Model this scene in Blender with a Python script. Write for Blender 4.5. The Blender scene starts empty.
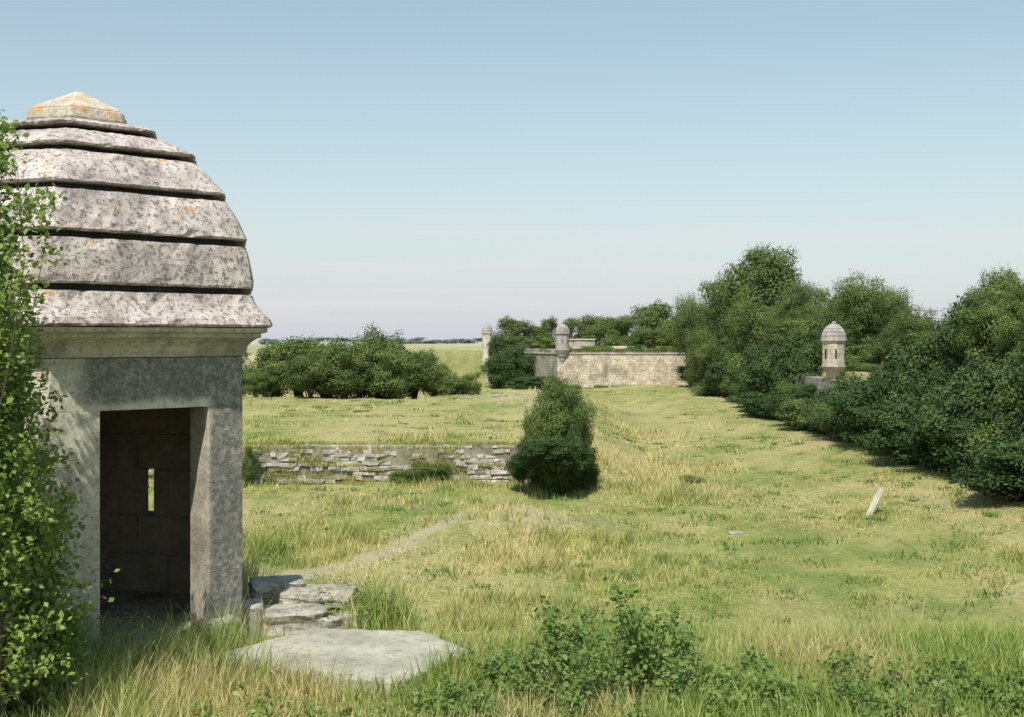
import bpy, math, numpy as np, bmesh
from mathutils import Vector, noise
rng=np.random.default_rng(11)
scene=bpy.context.scene
rad=math.radians
# ------------------------------------------------------------ noise
def vn(x,y,seed=0):
    xi=np.floor(x); yi=np.floor(y); fx=x-xi; fy=y-yi
    fx=fx*fx*(3-2*fx); fy=fy*fy*(3-2*fy)
    def h(a,b):
        v=np.sin(a*12.9898+b*78.233+seed*37.7)*4375.5453
        return v-np.floor(v)
    return (h(xi,yi)*(1-fx)+h(xi+1,yi)*fx)*(1-fy)+(h(xi,yi+1)*(1-fx)+h(xi+1,yi+1)*fx)*fy
def fbm(x,y,seed=0,o=3):
    s=0;a=.5;t=0
    for i in range(o):
        s=s+a*vn(x*2**i,y*2**i,seed+i*3); t+=a; a*=.5
    return s/t
def ss(a,b,x):
    t=np.clip((x-a)/(b-a),0,1); return t*t*(3-2*t)
# ------------------------------------------------------------ terrain height (eye level = 0)
PATH=[(-30,30),(-14,36),(-8.8,39.5),(-6.4,43),(-4.1,46.5),(-2.2,50),(-.8,54)]
def pdist(x,y):
    d=np.full(np.shape(x),1e9)
    for (a,b),(c,e) in zip(PATH[:-1],PATH[1:]):
        ux,uy=c-a,e-b; L=ux*ux+uy*uy
        t=np.clip(((x-a)*ux+(y-b)*uy)/L,0,1)
        d=np.minimum(d,np.hypot(x-a-t*ux,y-b-t*uy))
    return d
def edge_r(y): return 1.4+(y-67)*.09
def roff(y): return np.interp(y,[75,100,140,192],[0,1.2,2.6,5.2])
def bast(x,y):
    e=7-(y-190)*.44
    return ss(0,.8,y-190.8)*ss(0,.8,x-e-.6)*(1-ss(255,270,y))
def H(x,y):
    x=np.asarray(x,float); y=np.asarray(y,float)
    far=ss(260,420,y)
    f=-8+(1.0*(fbm(x/13,y/16,1)-.5)+.30*(fbm(x/2.9,y/2.6,5)-.5)+.14*(fbm(x/1.1,y/1.1,8)-.5))*(1-far)
    f=f+1.0*np.exp(-(((x-.3)/4.5)**2+((y-50)/4.0)**2))
    f=f-.9*np.exp(-(((x-2.6)/1.6)**2+((y-62.2)/1.8)**2))
    f=f+.8*ss(12,23,x)*(1-far)
    wl=67.35
    tm=ss(wl,wl+.5,y)*(1-ss(124,140,y))*(1-ss(-.3,6.5,x-edge_r(y)))
    f=f+tm*1.95
    f=f+.9*np.exp(-(((x+1)/5)**2+((y-112)/7)**2))
    xo=x-roff(y)
    rm=ss(23.6,25.0,xo)*ss(14,20,y)*(1-ss(255,275,y))
    rm=np.maximum(rm,bast(x,y))
    f=f*(1-rm)+(-2.6+.5*(fbm(x/5,y/5,9)-.5)+.8*ss(28,40,x))*rm
    rim=8.0+1.7*ss(-.3,-1.2,x)+1.0*ss(-1.6,-2.6,x)+.5*(fbm(x/1.7,x*0+3,2)-.5)
    w=3.0+21*ss(-1.2,2.2,x)
    t=np.clip((y-rim)/w,0,1)
    top=-2.15+.12*(fbm(x/1.1,y/1.1,3)-.5)
    return top*(1-t)+f*t
def H1(x,y): return float(H(np.array([x]),np.array([y]))[0])
# ------------------------------------------------------------ mesh helpers
def fast_mesh(name,V,F,tone=None,mi=None,smooth=False):
    V=np.asarray(V,np.float32)
    if not isinstance(F,list): F=[F]
    me=bpy.data.meshes.new(name)
    me.vertices.add(len(V)); me.vertices.foreach_set('co',V.ravel())
    li=np.concatenate([f.ravel() for f in F]).astype(np.int32)
    lt=np.concatenate([np.full(len(f),f.shape[1]) for f in F]).astype(np.int32)
    ls=np.concatenate([[0],np.cumsum(lt)[:-1]]).astype(np.int32)
    me.loops.add(len(li)); me.loops.foreach_set('vertex_index',li)
    me.polygons.add(len(lt)); me.polygons.foreach_set('loop_start',ls); me.polygons.foreach_set('loop_total',lt)
    if mi is not None: me.polygons.foreach_set('material_index',np.asarray(mi,np.int32))
    if smooth: me.polygons.foreach_set('use_smooth',np.ones(len(lt),bool))
    me.update(calc_edges=True)
    if tone is not None:
        a=me.attributes.new('tone','FLOAT','POINT'); a.data.foreach_set('value',np.asarray(tone,np.float32))
    return me
def obj(name,me,mat=None,parent=None,loc=(0,0,0)):
    o=bpy.data.objects.new(name,me); scene.collection.objects.link(o)
    if mat is not None:
        for m in (mat if isinstance(mat,(list,tuple)) else [mat]): me.materials.append(m)
    if parent: o.parent=parent
    o.location=loc
    return o
def empty(name,loc=(0,0,0)):
    o=bpy.data.objects.new(name,None); scene.collection.objects.link(o); o.location=loc; o.empty_display_size=.3; return o
def box(name,pts8,mat,parent=None,bev=0):
    bm=bmesh.new(); v=[bm.verts.new(p) for p in pts8]
    for f in ((0,1,2,3),(7,6,5,4),(0,4,5,1),(1,5,6,2),(2,6,7,3),(3,7,4,0)): bm.faces.new([v[i] for i in f])
    bmesh.ops.recalc_face_normals(bm,faces=bm.faces)
    if bev: bmesh.ops.bevel(bm,geom=bm.edges[:],offset=bev,segments=1,affect='EDGES')
    me=bpy.data.meshes.new(name); bm.to_mesh(me); bm.free()
    return obj(name,me,mat,parent)
def abox(name,x0,x1,y0,y1,z0,z1,mat,parent=None,bev=0):
    return box(name,[(x0,y0,z0),(x1,y0,z0),(x1,y1,z0),(x0,y1,z0),(x0,y0,z1),(x1,y0,z1),(x1,y1,z1),(x0,y1,z1)],mat,parent,bev)
# ------------------------------------------------------------ node helpers
class NT:
    def __init__(s,tree): s.t=tree
    def n(s,typ,ins=None,**kw):
        nd=s.t.nodes.new(typ)
        for k,v in kw.items(): setattr(nd,k,v)
        for k,v in (ins or {}).items():
            if isinstance(v,bpy.types.NodeSocket): s.t.links.new(v,nd.inputs[k])
            else: nd.inputs[k].default_value=v
        return nd
    def noise(s,vec,scale,detail=4,rough=.55):
        return s.n('ShaderNodeTexNoise',{'Vector':vec,'Scale':scale,'Detail':detail,'Roughness':rough}).outputs[0]
    def mr(s,v,a,b,c=0.,d=1.):
        return s.n('ShaderNodeMapRange',{'Value':v,'From Min':a,'From Max':b,'To Min':c,'To Max':d},interpolation_type='SMOOTHSTEP').outputs[0]
    def mix(s,f,a,b,bt='MIX'):
        nd=s.t.nodes.new('ShaderNodeMix'); nd.data_type='RGBA'; nd.blend_type=bt
        for i,v in ((0,f),(6,a),(7,b)):
            if isinstance(v,bpy.types.NodeSocket): s.t.links.new(v,nd.inputs[i])
            else: nd.inputs[i].default_value=v if i==0 else (*v,1)
        return nd.outputs[2]
    def m(s,op,a,b=0.):
        nd=s.t.nodes.new('ShaderNodeMath'); nd.operation=op
        for i,v in ((0,a),(1,b)):
            if isinstance(v,bpy.types.NodeSocket): s.t.links.new(v,nd.inputs[i])
            else: nd.inputs[i].default_value=v
        return nd.outputs[0]
def newmat(name,rough=.9,spec=.2):
    m=bpy.data.materials.new(name); m.use_nodes=True
    t=NT(m.node_tree); b=m.node_tree.nodes['Principled BSDF']
    b.inputs['Roughness'].default_value=rough; b.inputs['Specular IOR Level'].default_value=spec
    pos=t.n('ShaderNodeNewGeometry').outputs['Position']
    return m,t,b,pos
def setcol(t,b,c): t.t.links.new(c,b.inputs['Base Color'])
def bump(t,b,h,strength,dist):
    nd=t.n('ShaderNodeBump',{'Height':h,'Strength':strength,'Distance':dist}); t.t.links.new(nd.outputs[0],b.inputs['Normal'])
def mapv(t,v,sc): return t.n('ShaderNodeMapping',{'Vector':v,'Scale':sc}).outputs[0]

def grasscol(t,pos,dark=1.0):
    n1=t.noise(mapv(t,pos,(1,.5,1)),.17,8,.7); n2=t.noise(mapv(t,pos,(1,.6,1)),.55,7,.7)
    n3=t.noise(mapv(t,pos,(.8,.5,1)),.045,3)
    g=t.mix(t.mr(n2,.38,.60),tuple(c*dark for c in (.215,.265,.070)),tuple(c*dark for c in (.385,.375,.130)))
    f=t.mr(t.m('ADD',t.m('MULTIPLY',n1,.75),t.m('MULTIPLY',n3,.35)),.47,.62)
    return t.mix(t.m('MULTIPLY',f,.8),g,tuple(c*dark for c in (.53,.445,.225)))
mGround,t,b,pos=newmat('grass_ground')
gc=grasscol(t,pos,.90)
fine=t.noise(pos,3.5,7,.75)
gc=t.mix(t.mr(fine,.42,.58,.45,0),gc,(.15,.185,.06))
dirt=t.n('ShaderNodeAttribute',attribute_name='dirt').outputs['Fac']
n=t.noise(pos,2.2,5,.65)
df=t.m('MULTIPLY',t.mr(t.m('ADD',dirt,t.m('MULTIPLY',t.m('SUBTRACT',n,.5),1.3)),.35,.9),.85)
dc=t.mix(t.noise(pos,4,5),(.33,.27,.18),(.50,.44,.30))
col=t.mix(df,gc,dc)
sx=t.n('ShaderNodeSeparateXYZ',{0:pos}).outputs
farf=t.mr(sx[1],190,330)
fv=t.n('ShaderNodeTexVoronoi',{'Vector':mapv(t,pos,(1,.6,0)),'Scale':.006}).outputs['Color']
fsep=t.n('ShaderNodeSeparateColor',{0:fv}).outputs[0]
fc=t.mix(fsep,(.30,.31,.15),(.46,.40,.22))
fc=t.mix(t.mr(sx[1],600,3500),fc,(.36,.42,.42))  # far plain fades to blue-grey: distance haze put into the ground colour
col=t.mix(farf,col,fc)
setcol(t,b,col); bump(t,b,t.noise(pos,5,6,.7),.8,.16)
def leafmat(name,colfn,trans=.3,rough=.55,spec=.25):
    m,t,b,pos=newmat(name,rough,spec)
    c=colfn(t,pos)
    setcol(t,b,c)
    tr=t.n('ShaderNodeBsdfTranslucent',{'Color':c})
    mx=t.n('ShaderNodeMixShader',{0:trans,1:b.outputs[0],2:tr.outputs[0]})
    t.t.links.new(mx.outputs[0],t.t.nodes['Material Output'].inputs[0])
    return m
def gcf(t,pos):
    g=grasscol(t,pos,1.38)
    r=t.n('ShaderNodeAttribute',attribute_name='tone').outputs['Fac']
    g=t.mix(t.mr(r,.68,.95,0,.8),g,(.72,.62,.34))
    return t.mix(t.mr(r,0.,.28,.45,0),g,(.18,.26,.06))
mBlade=leafmat('grass_blades',gcf,.4)
def fgf(t,pos):
    r=t.n('ShaderNodeAttribute',attribute_name='tone').outputs['Fac']
    n1=t.noise(pos,.55,3)
    g=t.mix(t.mr(n1,.42,.64),(.29,.40,.08),(.64,.55,.26))
    g=t.mix(t.mr(r,.60,.95,0,.85),g,(.74,.64,.34))
    return t.mix(t.mr(r,0.,.35,.6,0),g,(.20,.33,.06))
mFg=leafmat('tall_grass_blades',fgf,.4)
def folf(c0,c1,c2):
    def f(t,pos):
        r=t.n('ShaderNodeAttribute',attribute_name='tone').outputs['Fac']
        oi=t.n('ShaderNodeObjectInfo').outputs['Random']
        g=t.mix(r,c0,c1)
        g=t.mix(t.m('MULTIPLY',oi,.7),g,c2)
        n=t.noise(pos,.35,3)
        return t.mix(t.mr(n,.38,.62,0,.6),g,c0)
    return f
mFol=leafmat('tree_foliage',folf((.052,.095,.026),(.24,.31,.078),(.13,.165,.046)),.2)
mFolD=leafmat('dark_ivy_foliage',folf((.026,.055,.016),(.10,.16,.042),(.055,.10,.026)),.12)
mFolB=leafmat('shrub_leaves',folf((.13,.23,.04),(.36,.47,.11),(.27,.33,.085)),.4,.45)
mFolW=leafmat('weed_leaves',folf((.11,.20,.04),(.30,.39,.105),(.19,.27,.07)),.35,.5)
mFolF=leafmat('hazed_foliage',folf((.16,.20,.18),(.21,.25,.21),(.2,.23,.2)),.1)  # pale bluish leaf colours imitate distance haze
mBark,t,b,pos=newmat('bark')
setcol(t,b,t.mix(t.noise(pos,6),(.07,.055,.04),(.16,.13,.10)))
# ------------------------------------------------------------ stone materials
def stonemat(name,ca,cb,dark=(.09,.085,.08),scale=5.,stain=.4,orange=.0,bmp=.02,brick=None,speck=0.,bmix=.85,streak=0.,oc=(.58,.33,.11)):
    m,t,b,pos=newmat(name,.92,.15)
    n1=t.noise(pos,scale,8,.7); n2=t.noise(pos,scale*5,5,.7); n3=t.noise(pos,scale*.35,4,.6)
    c=t.mix(t.mr(n1,.3,.7),ca,cb)
    if speck: c=t.mix(t.mr(n2,.49,.62,0,speck),c,dark)
    c=t.mix(t.mr(n3,.48,.68,0,stain),c,dark)
    if streak:
        n5=t.noise(mapv(t,pos,(1,1,.18)),scale*.9,5,.65); c=t.mix(t.mr(n5,.5,.7,0,streak),c,dark)
    h=t.m('ADD',n1,t.m('MULTIPLY',n2,.5))
    if brick:
        s=t.n('ShaderNodeSeparateXYZ',{0:pos}).outputs
        uv=t.n('ShaderNodeCombineXYZ',{0:t.m('ADD',s[0],s[1]),1:s[2]}).outputs[0]
        dn=t.n('ShaderNodeTexNoise',{'Vector':pos,'Scale':1.3}).outputs['Color']
        uv=t.mix(.22,uv,dn,'ADD')
        br=t.n('ShaderNodeTexBrick',{'Vector':uv,'Scale':1.,'Mortar Size':brick[2],'Brick Width':brick[0],'Row Height':brick[1],'Color1':(1,1,1,1),'Color2':(.6,.58,.54,1),'Mortar':(.45,.43,.4,1)})
        c=t.mix(bmix,c,br.outputs['Color'],'MULTIPLY')
    if orange:
        n4=t.noise(t.n('ShaderNodeVectorMath',{0:pos,1:(7,3,9)},operation='ADD').outputs[0],scale*.9,6,.7)
        c=t.mix(t.mr(n4,.66-.1*orange,.71-.1*orange,0,.75),c,oc)
    setcol(t,b,c); bump(t,b,h,.8,bmp)
    return m,t,b,pos,c
mRoof=stonemat('lichen_limestone',(.40,.345,.32),(.70,.62,.575),(.105,.095,.09),6,.5,.35,.026,None,.78,streak=.35)[0]
mCap=stonemat('lichen_cap_stone',(.48,.42,.33),(.70,.63,.52),(.2,.17,.14),8,.35,1.2,.016,None,.5)[0]
mGroove=stonemat('painted_groove_shade',(.035,.035,.035),(.08,.078,.07),(.02,.02,.02),8,.6)[0]  # near-black core colour paints the shade in grooves between roof courses
mCorn=stonemat('pale_limestone',(.48,.43,.33),(.64,.58,.46),(.17,.155,.13),6,.55,.0,.012,None,.45,streak=.5)[0]
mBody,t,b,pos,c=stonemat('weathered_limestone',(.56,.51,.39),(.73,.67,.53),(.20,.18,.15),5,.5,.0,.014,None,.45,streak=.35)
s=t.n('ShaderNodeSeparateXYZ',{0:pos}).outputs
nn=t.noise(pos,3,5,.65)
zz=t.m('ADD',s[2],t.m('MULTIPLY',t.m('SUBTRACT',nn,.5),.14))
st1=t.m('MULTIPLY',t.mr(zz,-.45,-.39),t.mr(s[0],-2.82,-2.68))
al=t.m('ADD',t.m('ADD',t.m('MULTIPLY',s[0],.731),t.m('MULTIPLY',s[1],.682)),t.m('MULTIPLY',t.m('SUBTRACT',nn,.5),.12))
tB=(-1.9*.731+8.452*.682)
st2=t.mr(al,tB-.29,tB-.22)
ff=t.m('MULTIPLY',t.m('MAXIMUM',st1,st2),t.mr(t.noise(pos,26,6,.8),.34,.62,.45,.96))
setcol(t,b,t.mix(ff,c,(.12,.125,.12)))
mIn=stonemat('brown_inner_stone',(.30,.24,.165),(.44,.36,.26),(.12,.10,.07),4,.4)[0]  # inner faces darker and browner than the outer wall
mSlab=stonemat('concrete_slab',(.32,.31,.25),(.50,.48,.40),(.18,.18,.14),3,.55,.0,.014,None,.5)[0]
mRock=stonemat('rubble_stone',(.29,.27,.22),(.53,.49,.42),(.09,.09,.07),6,.6,.1,.02,None,.55)[0]
mBlock=stonemat('ruined_wall_stone',(.35,.33,.29),(.60,.56,.50),(.17,.165,.13),1.6,.55,.0,.03,None,.4)[0]
mCore=stonemat('wall_core_rubble',(.22,.20,.14),(.34,.31,.23),(.12,.12,.07),2,.5)[0]
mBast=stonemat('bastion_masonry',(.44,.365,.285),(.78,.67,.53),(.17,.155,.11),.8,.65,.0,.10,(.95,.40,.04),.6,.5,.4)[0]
mBastS=stonemat('bastion_masonry_shade',(.25,.235,.20),(.42,.39,.33),(.09,.11,.06),.8,.65,.0,.08,(.95,.40,.04),.5,.5,.5)[0]  # darker grey copy of the masonry, left face's shade painted into its colour
mTur=stonemat('turret_stone',(.46,.41,.33),(.64,.58,.47),(.20,.18,.16),1.8,.5,.35,.03,(.7,.36,.02),.4,.6,.3)[0]
mTurP=stonemat('turret_pale_stone',(.50,.45,.38),(.68,.63,.54),(.26,.24,.2),1.2,.45,.0,.03,None,.35,.5,.3)[0]
mDome=stonemat('turret_dome_stone',(.32,.30,.28),(.50,.46,.43),(.15,.14,.13),2.2,.5,.0,.03,None,.5)[0]
mWood,t,b,pos=newmat('weathered_wood'); setcol(t,b,t.mix(t.noise(mapv(t,pos,(20,20,2)),3),(.12,.10,.08),(.28,.25,.2)))
mBlack,t,b,pos=newmat('painted_slit_dark'); b.inputs['Base Color'].default_value=(.012,.012,.012,1)  # near-black paint standing in for the dark inside turret slits
# ------------------------------------------------------------ terrain sheet
def geo(a,b,s0,g):
    o=[a];s=s0
    while o[-1]<b: o.append(o[-1]+s); s*=g
    return o
xs=np.array(sorted([-v for v in geo(24,9000,.6,1.13)])+list(np.arange(-23.6,-6,.4))+list(np.arange(-6,5,.2))+list(np.arange(5,42,.4))+geo(42,9000,.6,1.13))
ys=np.array([-400,-150,-60,-25,-12,-6,-3,-1]+list(np.arange(0,16,.2))+list(np.arange(16,80,.4))+list(np.arange(80,275,1.))+geo(275,12000,2,1.12))
X,Y=np.meshgrid(xs,ys); Z=H(X,Y)
nx,ny=len(xs),len(ys)
V=np.stack([X.ravel(),Y.ravel(),Z.ravel()],1)
i=np.arange((ny-1)*nx).reshape(ny-1,nx)[:,:-1].ravel()
F=np.stack([i,i+1,i+nx+1,i+nx],1)
me=fast_mesh('ground',V,F,smooth=True)
def dirtf(x,y):
    d=.84*(1-ss(.3,1.2,pdist(x,y)+ .8*(fbm(x/1.5,y/1.5,31)-.5)))
    d=np.maximum(d,.78*np.exp(-(((x-1)/4.2)**2+((y-49.0)/2.6)**2)))
    d=np.maximum(d,.80*np.exp(-(((x-11.2)/2.0)**2+((y-63)/1.6)**2)))
    d=np.maximum(d,.72*np.exp(-(((x+1)/4.0)**2+((y-110)/5)**2)))
    d=np.maximum(d,.5*ss(67,67.3,y)*(1-ss(68.5,71.5,y))*(1-ss(0,2,x-edge_r(y))))
    return d
a=me.attributes.new('dirt','FLOAT','POINT'); a.data.foreach_set('value',dirtf(V[:,0],V[:,1]).astype(np.float32))
obj('ground',me,mGround)
# ------------------------------------------------------------ grass
SLAB=[(-1.98,7.62),(-1.42,8.42),(-.62,8.34),(-.27,7.82),(-.68,7.08)]
def inpoly(x,y,P):
    r=np.zeros(len(x),bool)
    for (a,b),(c,e) in zip(P,P[1:]+P[:1]):
        cr=((b>y)!=(e>y))&(x<(c-a)*(y-b)/((e-b)+1e-9)+a); r^=cr
    return r
def blades(name,x,y,h,w,mat,bend=.35,tone=None,fg=False):
    n=len(x); z=H(x,y)-.02
    a=rng.uniform(0,2*np.pi,n); dx,dy=np.cos(a),np.sin(a)
    b=a+rng.uniform(-1,1,n)+np.pi/2; lx,ly=np.cos(b)*bend*h*rng.uniform(.1,1,n),np.sin(b)*bend*h*rng.uniform(.1,1,n)
    if tone is None: tone=rng.random(n)
    P=np.stack([x,y,z],1); D=np.stack([dx,dy,dx*0],1)*(w/2)[:,None]
    U=np.stack([lx*.3,ly*.3,h*.55],1); T=np.stack([lx,ly,h],1)
    if fg:
        V=np.stack([P-D,P+D,P+U+D*.8,P+U-D*.8,P+T],1).reshape(-1,3)
        k=np.arange(n)*5
        F=[np.stack([k,k+1,k+2,k+3],1),np.stack([k+3,k+2,k+4],1)]
        r=np.repeat(tone,5)
    else:
        V=np.stack([P-D,P+D,P+T],1).reshape(-1,3); k=np.arange(n)*3
        F=[np.stack([k,k+1,k+2],1)]; r=np.repeat(tone,3)
    obj(name,fast_mesh(name,V,F,r),mat)
n=660000
d=np.concatenate([np.exp(rng.uniform(math.log(12),math.log(230),n-180000)),rng.uniform(28,75,180000)]); x=d*rng.uniform(-.56,.50,n); y=d
keep=(x-roff(y)<23.4)&(dirtf(x,y)<rng.uniform(.2,1.0,n))&~((abs(y-67.2)<.5)&(x<2))&(bast(x,y)<.02)&~((y>189)&(x>6))
cl=fbm(x/3.2,y/3.2,21); keep&=(rng.random(n)<.45+1.1*ss(.35,.65,cl))
x,y,cl=x[keep],y[keep],cl[keep]
patch=fbm(x/9,y/9,44); tuft=fbm(x/.9,y/.9,52,2)
h=(.05+.14*rng.random(len(x))**1.5)*(.5+1.1*ss(.3,.75,cl))*(.6+1.4*ss(.54,.74,patch))*(.6+1.1*ss(.5,.75,tuft))
h*=1+.9*np.exp(-((x-9.5)/4)**2-((y-86)/14)**2)
tall=rng.random(len(x))<.03; h[tall]*=1.9
rn=np.clip(rng.random(len(x))-.32*ss(.52,.72,tuft)+.14,0,1)
blades('meadow_grass',x,y,h,.009+.0009*y,mBlade,1.0,rn)
n=30000
kx=1100; cd=np.exp(rng.uniform(math.log(20),math.log(120),kx)); cx=cd*rng.uniform(-.45,.42,kx); ok=(cx<22)&(dirtf(cx,cd)<.3)&~((abs(cd-67.2)<1.2)&(cx<2)); cx,cd=cx[ok],cd[ok]
sel=rng.integers(0,len(cx),n); rad_=rng.uniform(.15,.6,len(cx))[sel]
x=cx[sel]+rng.normal(size=n)*rad_; y=cd[sel]+rng.normal(size=n)*rad_
hc=rng.uniform(.08,.34,len(cx))[sel]*rng.uniform(.3,1,n); k_=~((abs(y-67.2)<.5)&(x<2))
blades('herb_clumps',x[k_],y[k_],hc[k_],(.02+.0011*y)[k_],mFolW,1.1)
n=250000
y=rng.uniform(3.5,13,n); x=y*rng.uniform(-.62,.62,n)
keep=~inpoly(x,y,SLAB)&(np.hypot(x+3.2,y-8.85)>1.42)
keep&=~((x>-2.1)&(x<-1.2)&(y>8.3)&(y<9.7))
cl=fbm(x/.7,y/.7,61); keep&=(rng.random(n)<.25+1.2*ss(.35,.65,cl))
x,y,cl=x[keep],y[keep],cl[keep]
left=ss(.5,-1.5,x)
h=(.07+.20*rng.random(len(x)))*(.5+.9*cl)*(1+.65*left)
nearslab=np.exp(-((x+1.1)**2+((y-6.7)/.8)**2)/.5); h*=1-.80*nearslab
tone=np.clip(rng.random(len(x))*.8+.35*(fbm(x/1.3,y/1.3,77)-.35)*(1+left),0,1)
blades('tall_grass',x,y,h,rng.uniform(.004,.009,len(x)),mFg,.8,tone,True)
# ------------------------------------------------------------ leaves
def unit(v): return v/np.maximum(np.linalg.norm(v,axis=1,keepdims=True),1e-9)
def leafquads(P,N,size,r,asp=.55):
    n=len(P); N=unit(N); T=unit(np.cross(N,rng.normal(size=(n,3)))); B=np.cross(N,T)
    s=size[:,None]
    V=np.stack([P-T*s*.5,P+B*s*asp*.5+N*s*.06,P+T*s*.5,P-B*s*asp*.5+N*s*.06],1).reshape(-1,3)
    k=np.arange(n)*4
    return V,np.stack([k,k+1,k+2,k+3],1),np.repeat(r,4)
def tube(path,r0,r1,k=5):
    path=np.asarray(path,float); m=len(path); V=[];F=[]
    tg=unit(np.gradient(path,axis=0))
    for i,p in enumerate(path):
        u=np.cross(tg[i],(.3,.9,.1)); u/=np.linalg.norm(u); v=np.cross(tg[i],u)
        rr=r0+(r1-r0)*i/(m-1)
        for j in range(k):
            a=2*np.pi*j/k; V.append(p+rr*(math.cos(a)*u+math.sin(a)*v))
    for i in range(m-1):
        for j in range(k): F.append((i*k+j,i*k+(j+1)%k,(i+1)*k+(j+1)%k,(i+1)*k+j))
    return np.array(V),np.array(F)
def combine(parts):
    Vs=[];Fs=[];Rs=[];Ms=[];o=0
    for V,F,R,M in parts:
        Vs.append(V);Fs.append(F+o);Rs.append(R if R is not None else np.zeros(len(V)));Ms.append(np.full(len(F),M));o+=len(V)
    return np.concatenate(Vs),np.concatenate(Fs),np.concatenate(Rs),np.concatenate(Ms)
def crown_mesh(name,K,nleaf,leaf,cz,rz,rx,trunk=True,rmin=.09,rmax=.19,mats=None,loose=.07):
    parts=[]; C=[];R=[]
    while len(C)<K:
        dd=rng.normal(size=3); dd/=np.linalg.norm(dd)
        rr=rng.uniform(.3,1.0)**.6
        if dd[2]<-.55 and trunk: continue
        r=rng.uniform(rmin,rmax)
        c=np.array([dd[0]*rx*rr*rng.uniform(.7,1.2),dd[1]*rx*rr*rng.uniform(.7,1.2),cz+dd[2]*rz*rr*rng.uniform(.85,1.12)])
        c[:2]*=(1-r/rx*.6); c[2]=cz+(c[2]-cz)*(1-r/rz*.5)
        if not trunk and c[2]<.05: c[2]=rng.uniform(.02,.15)
        C.append(c);R.append(r)
    C=np.array(C);R=np.array(R)
    w=R**2/np.sum(R**2)
    for c,r,ww in zip(C,R,w):
        m=int(nleaf*ww)+5
        D=unit(rng.normal(size=(m,3))); D[:,2]=np.abs(D[:,2])*np.where(rng.random(m)<.74,1,-1)
        lump=1+.22*np.sin(D[:,0]*5+c[0]*40)*np.sin(D[:,1]*5+c[1]*40)+.14*np.sin(D[:,2]*9+c[2]*60)
        rr=r*(.55+.55*rng.random(m)**.6)*lump
        P=c+D*rr[:,None]*np.array([1,1,.75])+rng.normal(size=(m,3))*r*loose
        N=D*1.25+rng.normal(size=(m,3))*.5+np.array([0,0,.25])
        tint=rng.uniform(-.28,.28)
        V,F,q=leafquads(P,N,leaf*rng.uniform(.55,1.4,m),np.clip(.38+tint+.46*D[:,2]+rng.normal(size=m)*.17,0,1),.66)  # upward leaves lighter, lower ones darker: top light painted into leaf tone
        parts.append((V,F,q,0))
    for _ in range(K*5):
        k=rng.integers(0,K); D=rng.normal(size=3); D[2]=abs(D[2])+.3; D/=np.linalg.norm(D); m=10
        base=C[k]+D*R[k]*np.array([1,1,.75])*.9
        P=base+D*np.linspace(0,R[k]*.5,m)[:,None]+rng.normal(size=(m,3))*leaf*.45
        V,F,q=leafquads(P,rng.normal(size=(m,3))*.6+D,leaf*rng.uniform(.5,1.,m),rng.uniform(.4,1,m)); parts.append((V,F,q,0))
    if trunk:
        tp=[(0,0,-.03),(.01,.01,.12),(-.01,.015,.3),(0,0,cz)]
        V,F=tube(tp,.032,.014,7); parts.append((V,F,None,1))
        for c in C[rng.permutation(K)[:min(K,22)]]:
            z0=rng.uniform(.15,cz*.9); p0=np.array([0,0,z0]); mid=(p0+c)/2+np.array([0,0,-.03])
            V,F=tube([p0,mid,c],.011,.003,4); parts.append((V,F,None,1))
    else:
        for c in C[rng.permutation(K)[:14]]:
            p0=np.array([rng.uniform(-.06,.06),rng.uniform(-.06,.06),-.03])
            V,F=tube([p0,(p0+c)/2+np.array([0,0,.05]),c],.014,.004,4); parts.append((V,F,None,1))
    V,F,q,M=combine(parts)
    me=fast_mesh(name,V,F,q,M)
    for m_ in mats: me.materials.append(m_)
    return me
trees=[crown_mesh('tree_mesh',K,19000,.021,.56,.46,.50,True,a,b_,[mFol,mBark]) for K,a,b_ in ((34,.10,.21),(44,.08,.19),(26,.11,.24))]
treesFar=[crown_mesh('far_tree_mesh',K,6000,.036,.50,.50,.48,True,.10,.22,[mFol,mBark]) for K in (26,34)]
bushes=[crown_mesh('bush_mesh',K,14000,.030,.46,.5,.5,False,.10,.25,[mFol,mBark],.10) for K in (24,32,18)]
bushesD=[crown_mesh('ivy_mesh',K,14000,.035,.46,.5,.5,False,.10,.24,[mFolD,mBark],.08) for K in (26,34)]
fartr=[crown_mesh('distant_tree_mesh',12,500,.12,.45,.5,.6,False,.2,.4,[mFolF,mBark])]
def put(name,me,x,y,h,w,z=None,parent=None):
    o=bpy.data.objects.new(name,me); scene.collection.objects.link(o)
    if z is None: z=H1(x,y)-.1
    o.location=(x,y,z); o.scale=(w*rng.uniform(.92,1.08),w*rng.uniform(.92,1.08),h); o.rotation_euler=(0,0,rng.uniform(0,6.28))
    if parent: o.parent=parent
    return o
def at(name,me,bear,dist,top,wid,parent=None,zb=None):
    """bearing / distance / apparent top and width surveyed from the photograph -> metres"""
    x=(bear-512)/1200*dist; zt=(338-top)/1200*dist; z=H1(x,dist)-.15 if zb is None else zb
    return put(name,me,x,dist,zt-z,wid/1200*dist*1.02,z,parent)
R3=lambda L:L[rng.integers(0,len(L))]
for a_ in [(768,150,244,104),(726,158,266,64),(804,142,276,56),(690,178,285,36),(748,135,300,66),(788,122,318,60),(714,168,298,42),(740,170,292,60),(705,150,322,40),
           (862,106,276,72),(892,104,280,44),(918,84,308,54),(990,66,290,66),(1024,60,278,60),(952,76,318,46),(1050,56,288,70),(900,90,314,44),(1080,52,280,80),(878,112,302,56),(968,80,304,44)]:
    at('deciduous_tree',R3(trees),*a_)
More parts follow.
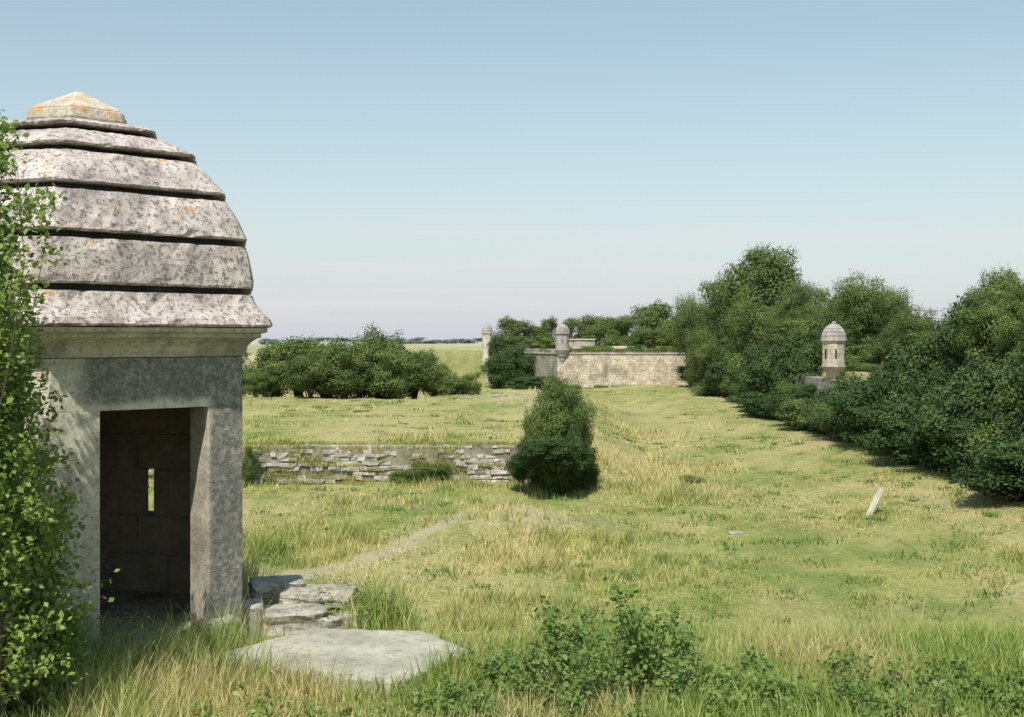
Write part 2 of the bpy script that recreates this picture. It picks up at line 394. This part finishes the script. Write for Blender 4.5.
for a_ in [(652,214,300,56),(628,222,312,40),(590,232,312,42),(608,240,314,34),(550,236,316,28),(572,245,315,26),(514,226,316,44),(672,206,316,38),(536,230,324,34),(640,200,326,36),(690,200,308,36),(600,225,322,40),(660,198,328,36)]:
    at('bastion_tree',R3(treesFar),*a_)
bt=empty('bastion_thicket')
for a_ in [(508,221,332,30),(528,217,334,26),(545,222,334,26),(618,210,332,36),(645,205,331,40),(672,200,332,36),(585,232,330,30),(690,196,330,34)]:
    at('thicket_bush',R3(bushes),*a_,parent=bt)
hg=empty('ravelin_thicket')
for a_ in [(300,131,324,78),(325,128,330,66),(278,129,338,54),(385,133,316,68),(360,129,328,60),(414,131,338,50),(345,125,345,64),(256,122,366,30),(434,129,356,38),(455,127,370,40),(472,130,369,26),(395,126,346,60),(310,124,346,60),(235,130,345,50),(265,126,370,34)]:
    at('thicket_bush',R3(bushes),*a_,parent=hg)
for a_ in [(500,196,350,32),(514,202,340,40),(540,184,374,40),(524,186,376,36),(553,181,382,26),(498,204,332,22),(530,198,352,30),(600,196,343,22),(640,197,344,26)]:
    at('bastion_ivy_bush',R3(bushesD),*a_)
for a_ in [(700,186,352,24),(703,180,368,20)]:
    at('bastion_ivy_bush',R3(bushes),*a_)
th=empty('rampart_thicket')
yy=44.
while yy<194:
    s_=1+(yy-50)/220; xo=float(roff(yy))+(.5 if yy>100 else 0)
    gap=82<yy<98.5
    hb=rng.uniform(2.4,6.4) if not gap else rng.uniform(2.8,3.6)
    put('lower_bush',R3(bushes) if rng.random()<.6 else R3(bushesD),22.8+xo+rng.uniform(-1.1,.9),yy,hb,rng.uniform(3.0,6.4)*s_**.5,None,th)
    if not gap:
        put('wall_ivy',R3(bushesD) if rng.random()<.7 else R3(bushes),24.3+xo+rng.uniform(-.5,.5),yy+.6,rng.uniform(5.0,7.4) if yy>100 or yy<76 else 4.6,rng.uniform(4.4,6),-6.8,th)
        up=rng.uniform(2.6,6.6) if not(76<yy<100) else rng.uniform(1.6,2.4)
        put('upper_bush',R3(bushes) if rng.random()<.6 else R3(bushesD),26.3+xo+rng.uniform(-.8,.9),yy+.5,up,rng.uniform(3.2,6.4),-3.6,th)
    else:
        put('wall_ivy',R3(bushesD),23.9+rng.uniform(-.3,.4),yy+1,rng.uniform(3.4,4.1),rng.uniform(4,5.),-7.6,th)
        put('upper_bush',R3(bushes),27.4+rng.uniform(0,.9),yy+.5,rng.uniform(1.3,1.9),rng.uniform(3,4),-3.2,th)
    if not(80<yy<104):
        tall=rng.random()<.35
        put('top_tree' if tall else 'top_bush',R3(trees) if tall else R3(bushes),29+xo+rng.uniform(-1,2),yy,rng.uniform(5,7.4) if tall else rng.uniform(2.8,5.4),rng.uniform(4,6.4),None,th)
    else: put('top_bush',R3(bushes),31+rng.uniform(-1,2),yy,rng.uniform(2.4,3.8),rng.uniform(4.5,7),None,th)
    yy+=rng.uniform(2.6,3.8)*s_
# large shrub spilling over the end of the ravelin wall
at('wall_shrub',trees[1],554,64.2,372,52); at('wall_shrub',trees[0],572,64.6,386,46)
for a_ in [(538,63.8,392,32),(576,64.4,398,36),(562,64.0,404,44),(545,63.8,416,42),(586,64.4,428,22)]: at('wall_shrub',R3(bushes),*a_)
iv=empty('wall_end_ivy')
for (x,y,h,w,z) in [(1.0,62.6,2.0,2.4,-7.1),(2.3,62.1,1.8,2.9,-6.8),(3.5,62.8,2.2,1.9,-7.2),(1.6,61.7,1.5,2.6,-6.5),(0.5,63.2,1.7,1.7,-7.6),(4.1,63.8,1.6,1.2,-8.0),(2.3,64.5,2.6,2.8,-8.9)]:
    put('ivy_clump',R3(bushesD),x,y,h,w,z,iv)
abox('wall_return',.6,3.2,65.1,66.7,-9.5,-5.9,mCore,iv,.05)
at('meadow_bush',bushes[1],690,66,474,38); at('meadow_bush',bushes[2],430,66.0,458,44); at('meadow_bush',bushes[0],249,66,440,22)
at('meadow_bush',bushes[1],404,66.4,466,30)
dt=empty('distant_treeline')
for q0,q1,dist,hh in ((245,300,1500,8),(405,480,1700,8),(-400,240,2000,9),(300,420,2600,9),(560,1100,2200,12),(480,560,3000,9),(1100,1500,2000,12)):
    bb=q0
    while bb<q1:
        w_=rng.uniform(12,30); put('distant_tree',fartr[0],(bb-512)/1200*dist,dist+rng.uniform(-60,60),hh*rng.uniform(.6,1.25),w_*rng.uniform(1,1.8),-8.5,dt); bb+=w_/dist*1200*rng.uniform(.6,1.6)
# ------------------------------------------------------------ sentry box
SC=(-3.2,8.85); PH=13.
def hv(k,R):
    a=rad(PH+60*k); return np.array([SC[0]+R*math.sin(a),SC[1]-R*math.cos(a)])
sb=empty('stone_sentry_box')
def hexloft(name,prof,mat,seg=18,jit=.005,parent=sb,cap=True,seed=0):
    rows=[]
    rr=np.random.default_rng(seed+5)
    n=6*seg
    for (R,z) in prof:
        row=[]
        for k in range(6):
            A,B=hv(k,R),hv(k+1,R)
            for j in range(seg):
                p=A+(B-A)*j/seg
                if R>.02 and jit:
                    dv=p-np.array(SC); dv/=np.linalg.norm(dv)
                    e=(rr.random()-.5)*2*jit
                    if rr.random()<.06: e-=jit*2.4
                    if j==0: e-=jit*1.5+.006
                    p=p+dv*e
                row.append((p[0],p[1],z+((rr.random()-.5)*jit*.9 if jit else 0)))
        rows.append(row)
    V=np.array([v for r in rows for v in r]); F=[]
    for i in range(len(prof)-1):
        for j in range(n): F.append((i*n+j,i*n+(j+1)%n,(i+1)*n+(j+1)%n,(i+1)*n+j))
    me=bpy.data.meshes.new(name)
    faces=[list(f) for f in F]
    if cap: faces+= [list(range(n))[::-1],list(range((len(prof)-1)*n,len(prof)*n))]
    me.from_pydata([tuple(v) for v in V],[],faces); me.update()
    return obj(name,me,mat,parent)
L=[((1.60,.075),(1.58,.13),(1.51,.185),(1.465,.24),(1.44,.30)),
   ((1.447,.345),(1.445,.40),(1.43,.49),(1.41,.57),(1.385,.64)),
   ((1.392,.685),(1.375,.74),(1.33,.83),(1.28,.905),(1.23,.965)),
   ((1.225,1.01),(1.20,1.05),(1.13,1.12),(1.06,1.19),(.98,1.25)),
   ((.975,1.295),(.945,1.325),(.86,1.37),(.77,1.405),(.66,1.44)),
   ((.645,1.482),(.635,1.505),(.55,1.53),(.46,1.545),(.40,1.552))]
for k,l in enumerate(L):
    R0,z0=l[0]
    hexloft('roof_course',[(R0-.12,z0),(R0-.012,z0+.002)]+[(R0,z0+.016)]+list(l[1:])+[(l[-1][0]-.09,l[-1][1]+.006)],mRoof,20,.007,seed=k)
hexloft('roof_core',[(1.38,.02),(1.35,.35),(1.30,.66),(1.14,.985),(.88,1.27),(.56,1.46),(.33,1.53)],mGroove,3,0,seed=9)
hexloft('roof_cap_plinth',[(.30,1.535),(.38,1.557),(.39,1.575),(.385,1.635),(.365,1.645)],mCap,6,.003,seed=20)
hexloft('roof_cap',[(.365,1.649),(.352,1.662),(.03,1.812)],mCap,3,.002,seed=21)
hexloft('cornice',[(1.30,-.128),(1.375,-.126),(1.385,-.105),(1.395,-.085),(1.40,-.06),(1.43,-.03),(1.475,-.005),(1.51,.005),(1.512,.03),(1.545,.036),(1.56,.045),(1.562,.07),(1.3,.0725)],mCorn,14,.004,seed=22)
WT=.255; RO=1.36; RI=RO-WT/math.cos(rad(30))
def wp(k,t,inner):
    A,B=hv(k,RO),hv(k+1,RO); p=A+(B-A)*t
    if inner:
        if t<=0: return hv(k,RI)
        if t>=1: return hv(k+1,RI)
        nrm=(A+B)/2-np.array(SC); nrm/=np.linalg.norm(nrm); p=p-nrm*WT
    return p
def wseg(name,k,t0,t1,z0,z1,mat=mBody,bev=.003,i0=None,i1=None):
    a,b_=wp(k,t0,0),wp(k,t1,0)
    I=lambda u:hv(k,RI)+(hv(k+1,RI)-hv(k,RI))*u
    c_=wp(k,t1,1) if i1 is None else I(i1); d_=wp(k,t0,1) if i0 is None else I(i0)
    return box(name,[(*a,z0),(*b_,z0),(*c_,z0),(*d_,z0),(*a,z1),(*b_,z1),(*c_,z1),(*d_,z1)],mat,sb,bev)
D0,D1=.237,.804
crs=[-2.45,-1.98,-1.55,-1.12,-.78,-.472]
for z0,z1 in zip(crs[:-1],crs[1:]):
    wseg('door_jamb_left',0,0,D0,z0,z1)
for z0,z1 in zip([-2.45,-1.62,-1.0],[-1.62,-1.0,-.472]): wseg('door_jamb_right',0,D1,1,z0,z1)
wseg('door_lintel',0,0,1,-.472,-.13)
SG=(.468,.520)
for k in range(1,6):
    cc=(crs if k!=2 else [-2.45,-1.98,-1.44,-1.06,-.78,-.472])+[-.13]
    for ci,(z0,z1) in enumerate(zip(cc[:-1],cc[1:])):
        if k==2 and abs(z0+1.44)<.01:
            wseg('wall_course',k,0,.600,z0,z1,bev=0,i1=SG[0]); wseg('wall_course',k,.650,1,z0,z1,bev=0,i0=SG[1])
        else:
            sp=.5 if ci%2 else .33
            wseg('wall_course',k,0,sp,z0,z1); wseg('wall_course',k,sp,1,z0,z1)
wseg('floor_threshold',0,D0,D1,-2.45,-2.06,mRock)
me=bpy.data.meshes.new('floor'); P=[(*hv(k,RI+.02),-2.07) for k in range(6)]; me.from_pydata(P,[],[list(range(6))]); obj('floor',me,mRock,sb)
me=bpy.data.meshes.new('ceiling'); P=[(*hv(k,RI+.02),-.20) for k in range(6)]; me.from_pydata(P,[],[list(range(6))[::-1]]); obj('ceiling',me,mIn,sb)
def lining(k,t0,t1,z0,z1):
    A,B=hv(k,RI-.012),hv(k+1,RI-.012); a=A+(B-A)*t0; b_=A+(B-A)*t1
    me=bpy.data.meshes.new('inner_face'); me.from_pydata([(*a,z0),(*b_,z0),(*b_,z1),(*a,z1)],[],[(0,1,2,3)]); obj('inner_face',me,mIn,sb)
zc=[-2.06,-1.75,-1.44,-1.06,-.78,-.46,-.21]
for k in range(1,6):
    for j,(z0,z1) in enumerate(zip(zc[:-1],zc[1:])):
        offs=.27 if j%2 else .0
        for a0,a1 in ((0,.34+offs),(.34+offs,1)):
            if k==2 and j==2:
                for q0,q1 in ((a0,min(a1,SG[0])),(max(a0,SG[1]),a1)):
                    if q1-q0>.02: lining(k,q0+.002,q1-.002,z0+.004,z1-.004)
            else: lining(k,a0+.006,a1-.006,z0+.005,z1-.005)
# ------------------------------------------------------------ rocks and slab
def rock(name,c,s,mat,rot=0,seed=0,sub=4,amp=.10,parent=None,tilt=0):
    bm=bmesh.new(); bmesh.ops.create_cube(bm,size=1)
    bmesh.ops.bevel(bm,geom=bm.edges[:],offset=.07,segments=1,affect='EDGES')
    bmesh.ops.subdivide_edges(bm,edges=bm.edges[:],cuts=sub,use_grid_fill=True)
    for v in bm.verts:
        p=v.co*3+Vector((seed*7.3,seed*2.1,seed)); nv=noise.noise_vector(p)+.5*noise.noise_vector(p*2.7)
        v.co+=nv*amp
    for v in bm.verts: v.co=Vector((v.co.x*s[0],v.co.y*s[1],v.co.z*s[2]))
    me=bpy.data.meshes.new(name); bm.to_mesh(me); bm.free()
    o=obj(name,me,mat,parent,c); o.rotation_euler=(tilt,0,rot); return o
rb=empty('broken_masonry')
for i_,(x,y,z,sx_,sy_,sz_,ro,ti) in enumerate([(-1.70,8.80,-2.10,.62,.36,.24,.22,.0),(-1.50,9.15,-1.96,.60,.34,.10,-.1,.03),(-1.82,9.3,-1.93,.4,.34,.12,.3,0),(-1.34,8.9,-2.14,.35,.3,.2,.8,0),(-2.02,8.30,-2.12,.22,.22,.36,.72,0),(-1.93,8.68,-2.06,.26,.26,.30,.2,0)]):
    rock('stone_block',(x,y,z),(sx_,sy_,sz_),mRock,ro,i_,5,.06,rb,ti)
bm=bmesh.new()
outl=[]
for (a,b_),(c,e) in zip(SLAB,SLAB[1:]+SLAB[:1]):
    L_=math.hypot(c-a,e-b_); m_=max(2,int(L_/.06))
    for q in range(m_):
        u=q/m_; jit=0.008 if q else 0
        outl.append((a+(c-a)*u+rng.normal()*jit,b_+(e-b_)*u+rng.normal()*jit))
vs=[bm.verts.new((x,y,-2.20)) for x,y in outl]; vt=[bm.verts.new((x*.990-.011,y*.990+.078,-2.035+rng.normal()*.002)) for x,y in outl]
vm=[bm.verts.new((x,y,-2.047+rng.normal()*.004)) for x,y in outl]
n_=len(outl)
for q in range(n_):
    r_=(q+1)%n_; bm.faces.new((vs[q],vs[r_],vm[r_],vm[q])); bm.faces.new((vm[q],vm[r_],vt[r_],vt[q]))
bm.faces.new(vt); bmesh.ops.recalc_face_normals(bm,faces=bm.faces)
me=bpy.data.meshes.new('concrete_slab'); bm.to_mesh(me); bm.free(); obj('concrete_slab',me,mSlab)
rock('leaning_stone_marker',(15.75,52.2,H1(15.75,52.2)+.45),(.17,.22,1.5),mTurP,.3,3,3,.05).rotation_euler=(0,.5,.2)
rock('field_stone',(9.05,48.5,H1(9.05,48.5)-.02),(.55,.4,.22),mSlab,.3,5,4,.12)
rock('field_stone',(2.97,7.9,-2.16),(.14,.10,.08),mTurP,.3,6,3,.1)
rp=empty('rubble_pile')
for k in range(16):
    x=-1.2+rng.normal()*2.2; y=108+rng.normal()*2; s_=rng.uniform(.25,.55); rock('rubble',(x,y,H1(x,y)-.03),(s_*1.4,s_,s_*.6),mRock,rng.uniform(0,3),k,1,.1,rp)
for px_,dd_ in ((412,56),):
    x=(px_-512)/1200*dd_; z=H1(x,dd_)
    rock('fence_post',(x,dd_,z+.2),(.10,.10,.6),mWood,.2,px_,1,.03)
# ------------------------------------------------------------ ruined ravelin wall
rw=empty('ruined_stone_wall')
Vb=[];Fb=[];o=0
def addblock(x0,x1,y0,y1,z0,z1):
    global o
    c=[(x0,y0,z0),(x1,y0,z0),(x1,y1,z0),(x0,y1,z0),(x0,y0,z1),(x1,y0,z1),(x1,y1,z1),(x0,y1,z1)]
    c=np.array(c)+rng.normal(size=(8,3))*.03; Vb.append(c)
    Fb.extend([[q+o for q in f] for f in ((0,3,2,1),(4,5,6,7),(0,1,5,4),(1,2,6,5),(2,3,7,6),(3,0,4,7))]); o+=8
nrow=9; rh=2.15/nrow
for r in range(nrow):
    x=-34.
    zt=-8.1+r*rh
    xe=1.3-.2*r*rng.uniform(.3,1)
    while x<xe:
        w=rng.uniform(.22,.75)
        miss=fbm(np.array([x/2.2]),np.array([r*.55]),88)[0]
        pr=.10 if r<nrow-1 else .5
        if not(miss>.64 or rng.random()<pr):
            zo=.05*math.sin(x*.35+r)
            addblock(x+.006,x+w-.008,66.78+.03*r+rng.uniform(-.07,.08),67.25,zt+.004+zo,zt+zo+rh-.008-rng.uniform(0,.05))
        x+=w
me=bpy.data.meshes.new('wall_blocks'); me.from_pydata(np.concatenate(Vb).tolist(),[],Fb); obj('wall_blocks',me,mBlock,rw)
abox('wall_core',-34,1.1,67.02,67.6,-8.4,-6.12,mCore,rw)
n=30000; x=rng.uniform(-30,1.5,n); zl=rng.integers(0,10,n)
cl=fbm(x/1.3,zl*.7,15); k_=(rng.random(n)<ss(.46,.72,cl))|(zl==9)&(rng.random(n)<.8)|(zl==0)&(rng.random(n)<.6); x=x[k_];zl=zl[k_];n=len(x)
P=np.stack([x,66.70+rng.uniform(0,.3,n)+(zl==9)*.4*rng.random(n),-8.1+zl*rh],1); D=np.stack([np.full(n,.03),np.zeros(n),np.zeros(n)],1)
T=P+np.stack([rng.normal(size=n)*.12,-rng.uniform(.0,.2,n),rng.uniform(.06,.28,n)],1)
obj('wall_grass',fast_mesh('wall_grass',np.stack([P-D,P+D,T],1).reshape(-1,3),np.arange(n*3).reshape(n,3),np.repeat(rng.random(n),3)),mBlade,rw)
# ------------------------------------------------------------ rampart and far bastion walls
def wall(name,pts,zb,zt,batter,mat,parent,thick=1.2,rag=0):
    if rag:
        q=[]
        for (A,B) in zip(pts[:-1],pts[1:]):
            m_=int(math.hypot(B[0]-A[0],B[1]-A[1])/.6)
            for u in range(m_): q.append(tuple(A[k]+(B[k]-A[k])*u/m_ for k in range(4)))
        pts=q+[pts[-1]]
    V=[];F=[];n=len(pts)
    for (x,y,nx_,ny_) in pts:
        j=rng.normal()*rag; j2=rng.normal()*rag
        V+=[(x+nx_*batter,y+ny_*batter,zb),(x+nx_*j2,y+ny_*j2,zt+j),(x-nx_*thick,y-ny_*thick,zt+j),(x-nx_*thick,y-ny_*thick,zb)]
    for i in range(n-1):
        for j in range(4): F.append((i*4+j,i*4+(j+1)%4,(i+1)*4+(j+1)%4,(i+1)*4+j))
    F+=[(3,2,1,0),((n-1)*4,(n-1)*4+1,(n-1)*4+2,(n-1)*4+3)]
    me=bpy.data.meshes.new(name); me.from_pydata(V,[],F); me.update()
    bm=bmesh.new(); bm.from_mesh(me); bmesh.ops.recalc_face_normals(bm,faces=bm.faces); bm.to_mesh(me); bm.free()
    return obj(name,me,mat,parent)
rwl=empty('rampart_wall')
rp_=lambda dx:[(24.3+dx,18,-1,0),(24.3+dx,96,-1,0),(26.9+dx,140,-1,0),(29.4+dx,187,-1,0)]
wall('revetment',rp_(0),-8.6,-3.2,.7,mBastS,rwl)
fb=empty('far_bastion')
c0=(7.2,190.2)
lx,ly=-4.0,215.5; dl=math.hypot(lx-c0[0],ly-c0[1]); nl=(-(ly-c0[1])/dl,(lx-c0[0])/dl)
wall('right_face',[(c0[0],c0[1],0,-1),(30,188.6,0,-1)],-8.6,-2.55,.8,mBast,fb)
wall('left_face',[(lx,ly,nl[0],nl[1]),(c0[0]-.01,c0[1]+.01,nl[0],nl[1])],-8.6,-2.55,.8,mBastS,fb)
wall('right_parapet',[(c0[0],c0[1]+.1,0,-1),(30,188.7,0,-1)],-2.30,-1.85,0,mBast,fb,1.2,.10)
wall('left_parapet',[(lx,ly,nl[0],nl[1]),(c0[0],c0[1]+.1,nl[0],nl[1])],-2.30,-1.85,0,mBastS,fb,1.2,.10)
wall('right_cordon',[(c0[0]-.15,c0[1]-.15,0,-1),(30,188.45,0,-1)],-2.547,-2.303,0,mTur,fb,1.1)
wall('left_cordon',[(lx-.15,ly-.15,nl[0],nl[1]),(c0[0]-.17,c0[1]-.1,nl[0],nl[1])],-2.547,-2.303,0,mTur,fb,1.1)
n=9000; x=rng.uniform(7.2,29,n); k_=rng.random(n)<.6
z0_=np.where(k_,-1.9,-8.1+.1); y_=np.where(k_,190.2,189.0)-(x-7.2)*.07
P=np.stack([x,y_+rng.uniform(-.2,.9,n)*np.where(k_,1,-1),z0_],1); hh_=rng.uniform(.15,.75,n)*np.where(fbm(x/1.7,k_*3.,71)>.5,1,.35)
T=P+np.stack([rng.normal(size=n)*.2,rng.normal(size=n)*.2,hh_],1); D=np.stack([np.full(n,.09),np.zeros(n),np.zeros(n)],1)
obj('wall_weeds',fast_mesh('wall_weeds',np.stack([P-D,P+D,T],1).reshape(-1,3),np.arange(n*3).reshape(n,3),np.repeat(rng.random(n),3)),mFolW,fb)
gb=empty('guard_building')
abox('walls',9.0,13.6,197,203,-3.5,-.35,mTur,gb,.02)
abox('roof_slab',8.8,13.8,196.8,203.2,-.347,-.15,mTurP,gb,.05)
abox('low_wall',13.8,27.5,199,200,-3.5,-1.35,mTurP,gb,.05)
# ------------------------------------------------------------ turrets
def lathe(name,prof,n,mat,parent,rot=0):
    V=[];F=[]
    for R,z in prof:
        for j in range(n):
            a=2*math.pi*j/n+rot; V.append((R*math.cos(a),R*math.sin(a),z))
    for i in range(len(prof)-1):
        for j in range(n): F.append((i*n+j,i*n+(j+1)%n,(i+1)*n+(j+1)%n,(i+1)*n+j))
    F+=[tuple(range(n))[::-1],tuple(range((len(prof)-1)*n,len(prof)*n))]
    me=bpy.data.meshes.new(name); me.from_pydata(V,[],F); me.update(); return obj(name,me,mat,parent)
def turret(x,y,R,ztop,zc_,zb,zk,mb,n=12):
    e=empty('bartizan_turret',(x,y,0))
    h=ztop-zc_
    lathe('body',[(R,zb),(R*.99,zc_-.3)],n,mb,e)
    lathe('cornice',[(R*.99,zc_-.297),(R*1.06,zc_-.22),(R*1.08,zc_-.12),(R*1.18,zc_-.06),(R*1.18,zc_)],n,mb,e)
    pr=[]
    for k in range(6):
        a=k/6*math.pi/2; b2=(k+.8)/6*math.pi/2
        pr+=[(R*1.12*math.cos(a),zc_+.003+h*.88*math.sin(a)),(R*1.12*math.cos(b2),zc_+.003+h*.88*math.sin(b2)),(R*1.12*math.cos(b2)*.94,zc_+.003+h*.88*math.sin(b2)+.005)]
    lathe('dome',pr,n,mDome,e)
    lathe('finial',[(R*.12,ztop-h*.14),(R*.2,ztop-h*.08),(R*.16,ztop-h*.02),(R*.03,ztop)],8,mDome,e)
    st=(zb-zk)
    lathe('corbel',[(R*.15,zk-.6*st),(R*.45,zk-.1*st),(R*.5,zk+.05*st),(R*.72,zk+.3*st),(R*.75,zk+.42*st),(R*.95,zk+.65*st),(R*.97,zk+.72*st),(R*1.1,zk+.85*st),(R*1.1,zb-.003)],n,mb,e)
    for aa in (-150,-95,-40):
        a=rad(aa); q=abox('painted_loophole',-.06,.06,-.06,.06,-.35,.35,mBlack,e); q.location=(R*.93*math.cos(a),R*.93*math.sin(a),(zb+zc_)/2-.1); q.rotation_euler=(0,0,a+math.pi/2)  # solid black boxes, slit darkness painted without cutting the wall
    return e
turret(24.95,93,.90,1.30,-.15,-2.10,-2.95,mTur,8)
turret(8.0,190.2,1.1,2.4,.75,-1.7,-3.3,mDome,12)
turret(-4.4,214,.88,2.85,.9,-3.6,-6.6,mTurP,12)
put('wall_ivy',bushesD[0],26.2,92.4,2.2,2.4,-5.2); put('wall_ivy',bushesD[1],24.0,96.2,2.0,3.6,-5.6); put('wall_ivy',bushesD[1],24.6,92.0,1.5,2.4,-5.6)
# ------------------------------------------------------------ foreground plants
def shrub(name,bases,hts,lean,leaf,mat,twigs=9,lpt=12,stem=.006,droop=.1,twl=.25,start=.15,asp=.5):
    parts=[]
    LP=[];LN=[];LS=[];LR=[]
    for (bx,by),h in zip(bases,hts):
        bz=H1(bx,by)-.03
        lx_,ly_=rng.normal(size=2)*lean*h
        ts=np.linspace(0,1,7)
        w=rng.normal(size=2)*.05*h
        path=np.stack([bx+lx_*ts**1.6+w[0]*np.sin(ts*5),by+ly_*ts**1.6+w[1]*np.sin(ts*4),bz+h*(ts-droop*ts**3)],1)
        V,F=tube(path,stem*(1+h*.4),stem*.3,4); parts.append((V,F,None,1))
        tint=rng.uniform(-.2,.2)
        for q in range(twigs):
            u=rng.uniform(start,1)**.8; p=np.array([np.interp(u,ts,path[:,k]) for k in range(3)])
            dd=rng.normal(size=3); dd[2]=abs(dd[2])*.7+.15; dd/=np.linalg.norm(dd)
            tl=twl*rng.uniform(.4,1.2)*(1.1-u*.5)
            e=p+dd*tl+np.array([0,0,-.12*tl]); tw=np.array([p,(p+e)/2+np.array([0,0,.06*tl]),e])
            V,F=tube(tw,stem*.4,stem*.15,3); parts.append((V,F,None,1))
            m=lpt; uu=rng.uniform(.1,1.05,m)[:,None]
            P=p+(e-p)*uu+rng.normal(size=(m,3))*leaf*.75
            LP.append(P); LN.append(rng.normal(size=(m,3))*.7+np.array([0,-.35,.75])); LS.append(leaf*rng.uniform(.5,1.25,m)); LR.append(np.clip(.5+tint+rng.normal(size=m)*.25,0,1))
    V,F,q=leafquads(np.concatenate(LP),np.concatenate(LN),np.concatenate(LS),np.concatenate(LR),asp); parts.insert(0,(V,F,q,0))
    V,F,q,M=combine(parts); me=fast_mesh(name,V,F,q,M); obj(name,me,[mat,mBark])
bs=[(-3.06+rng.normal()*.22,6.35+rng.normal()*.3) for _ in range(70)]+[(-2.92+rng.normal()*.15,6.2+rng.normal()*.22) for _ in range(60)]
hs=[rng.uniform(1.2,2.6) for _ in range(70)]+[rng.uniform(2.6,3.6) for _ in range(60)]
shrub('hawthorn_shrub',bs,hs,.03,.042,mFolB,28,28,.005,.05,.34,.12,.6)
bs=[(-2.76+rng.normal()*.12,6.6+rng.normal()*.25) for _ in range(50)]
shrub('hawthorn_shrub',bs,[rng.uniform(.6,1.4) for _ in bs],.07,.042,mFolB,16,20,.005,.12,.22,.1,.6)
bs=[(.62+rng.normal()*.30,7.0+rng.normal()*.25) for _ in range(34)]
shrub('bramble_bush',bs,[rng.uniform(.35,.85)*(1.05-.5*min(1,abs(x-.62)/.6)) for x,_ in bs],.18,.040,mFolW,9,12,.004,.2,.17,.15,.7)
bs=[(rng.uniform(-.4,4.2),6.75+rng.normal()*.35) for _ in range(140)]
shrub('bramble_patch',bs,[rng.uniform(.12,.36) for _ in bs],.25,.036,mFolW,8,12,.004,.25,.16,.1,.75)
bs=[(rng.uniform(-1.7,-.3),6.3+rng.normal()*.18) for _ in range(34)]
shrub('weed_patch',bs,[rng.uniform(.14,.32) for _ in bs],.25,.042,mFolB,6,9,.004,.25,.12,.1,.6)
bs=[(-1.05+rng.normal()*.28,9.0+rng.normal()*.12) for _ in range(22)]+[(-2.05+rng.normal()*.1,8.0+rng.normal()*.1) for _ in range(6)]
shrub('weed_patch',bs,[rng.uniform(.12,.38) for _ in bs],.3,.036,mFolB,6,9,.004,.25,.14,.1,.6)
bs=[(rng.uniform(-3.1,-2.3),7.35+rng.normal()*.12) for _ in range(14)]
shrub('tall_weeds',bs,[rng.uniform(.4,.75) for _ in bs],.2,.033,mFolB,6,7,.003,.2,.16,.3,.3)
# ------------------------------------------------------------ camera, light, sky
cam=bpy.data.cameras.new('camera'); co=bpy.data.objects.new('camera',cam); scene.collection.objects.link(co)
co.location=(0,0,0); co.rotation_euler=(rad(90),0,0); cam.sensor_width=36; cam.lens=36*1200/1024; cam.shift_y=-20.5/1024
cam.clip_start=.1; cam.clip_end=20000; scene.camera=co
el,az=56.,-16.
S=Vector((math.sin(rad(az))*math.cos(rad(el)),-math.cos(rad(az))*math.cos(rad(el)),math.sin(rad(el))))
sl=bpy.data.lights.new('sun','SUN'); sl.energy=5.0; sl.angle=rad(.5); sl.color=(1,.95,.86)
so=bpy.data.objects.new('sun',sl); scene.collection.objects.link(so); so.rotation_euler=S.to_track_quat('Z','Y').to_euler(); so.location=(0,-20,30)
w=bpy.data.worlds.new('World'); scene.world=w; w.use_nodes=True; t=NT(w.node_tree)
bg=w.node_tree.nodes['Background']
sky=t.n('ShaderNodeTexSky',sky_type='NISHITA'); sky.sun_disc=False; sky.sun_elevation=rad(el)
sky.sun_rotation=math.atan2(S.x,S.y); sky.air_density=1.; sky.dust_density=.8; sky.ozone_density=1.
tc=t.n('ShaderNodeTexCoord').outputs['Generated']
cn=t.noise(mapv(t,tc,(1.2,1.2,30)),1.6,5,.55); sz=t.n('ShaderNodeSeparateXYZ',{0:tc}).outputs[2]
tinted=t.mix(1.,sky.outputs[0],(1.02,1.12,.92),'MULTIPLY')
hz=t.m('POWER',2.718,t.m('MULTIPLY',t.m('MAXIMUM',sz,0.),-4.6))
haze=t.mix(t.m('MULTIPLY',hz,.92),tinted,(4.4,4.5,5.1))
cm=t.m('MULTIPLY',t.mr(cn,.42,.68,0,.6),t.m('MULTIPLY',t.mr(sz,.005,.03),t.mr(sz,.12,.07)))
c=t.mix(cm,haze,(5.3,5.15,5.4))
t.t.links.new(c,bg.inputs[0]); bg.inputs[1].default_value=.145
scene.view_settings.view_transform='Standard'; scene.view_settings.look='None'; scene.view_settings.exposure=0
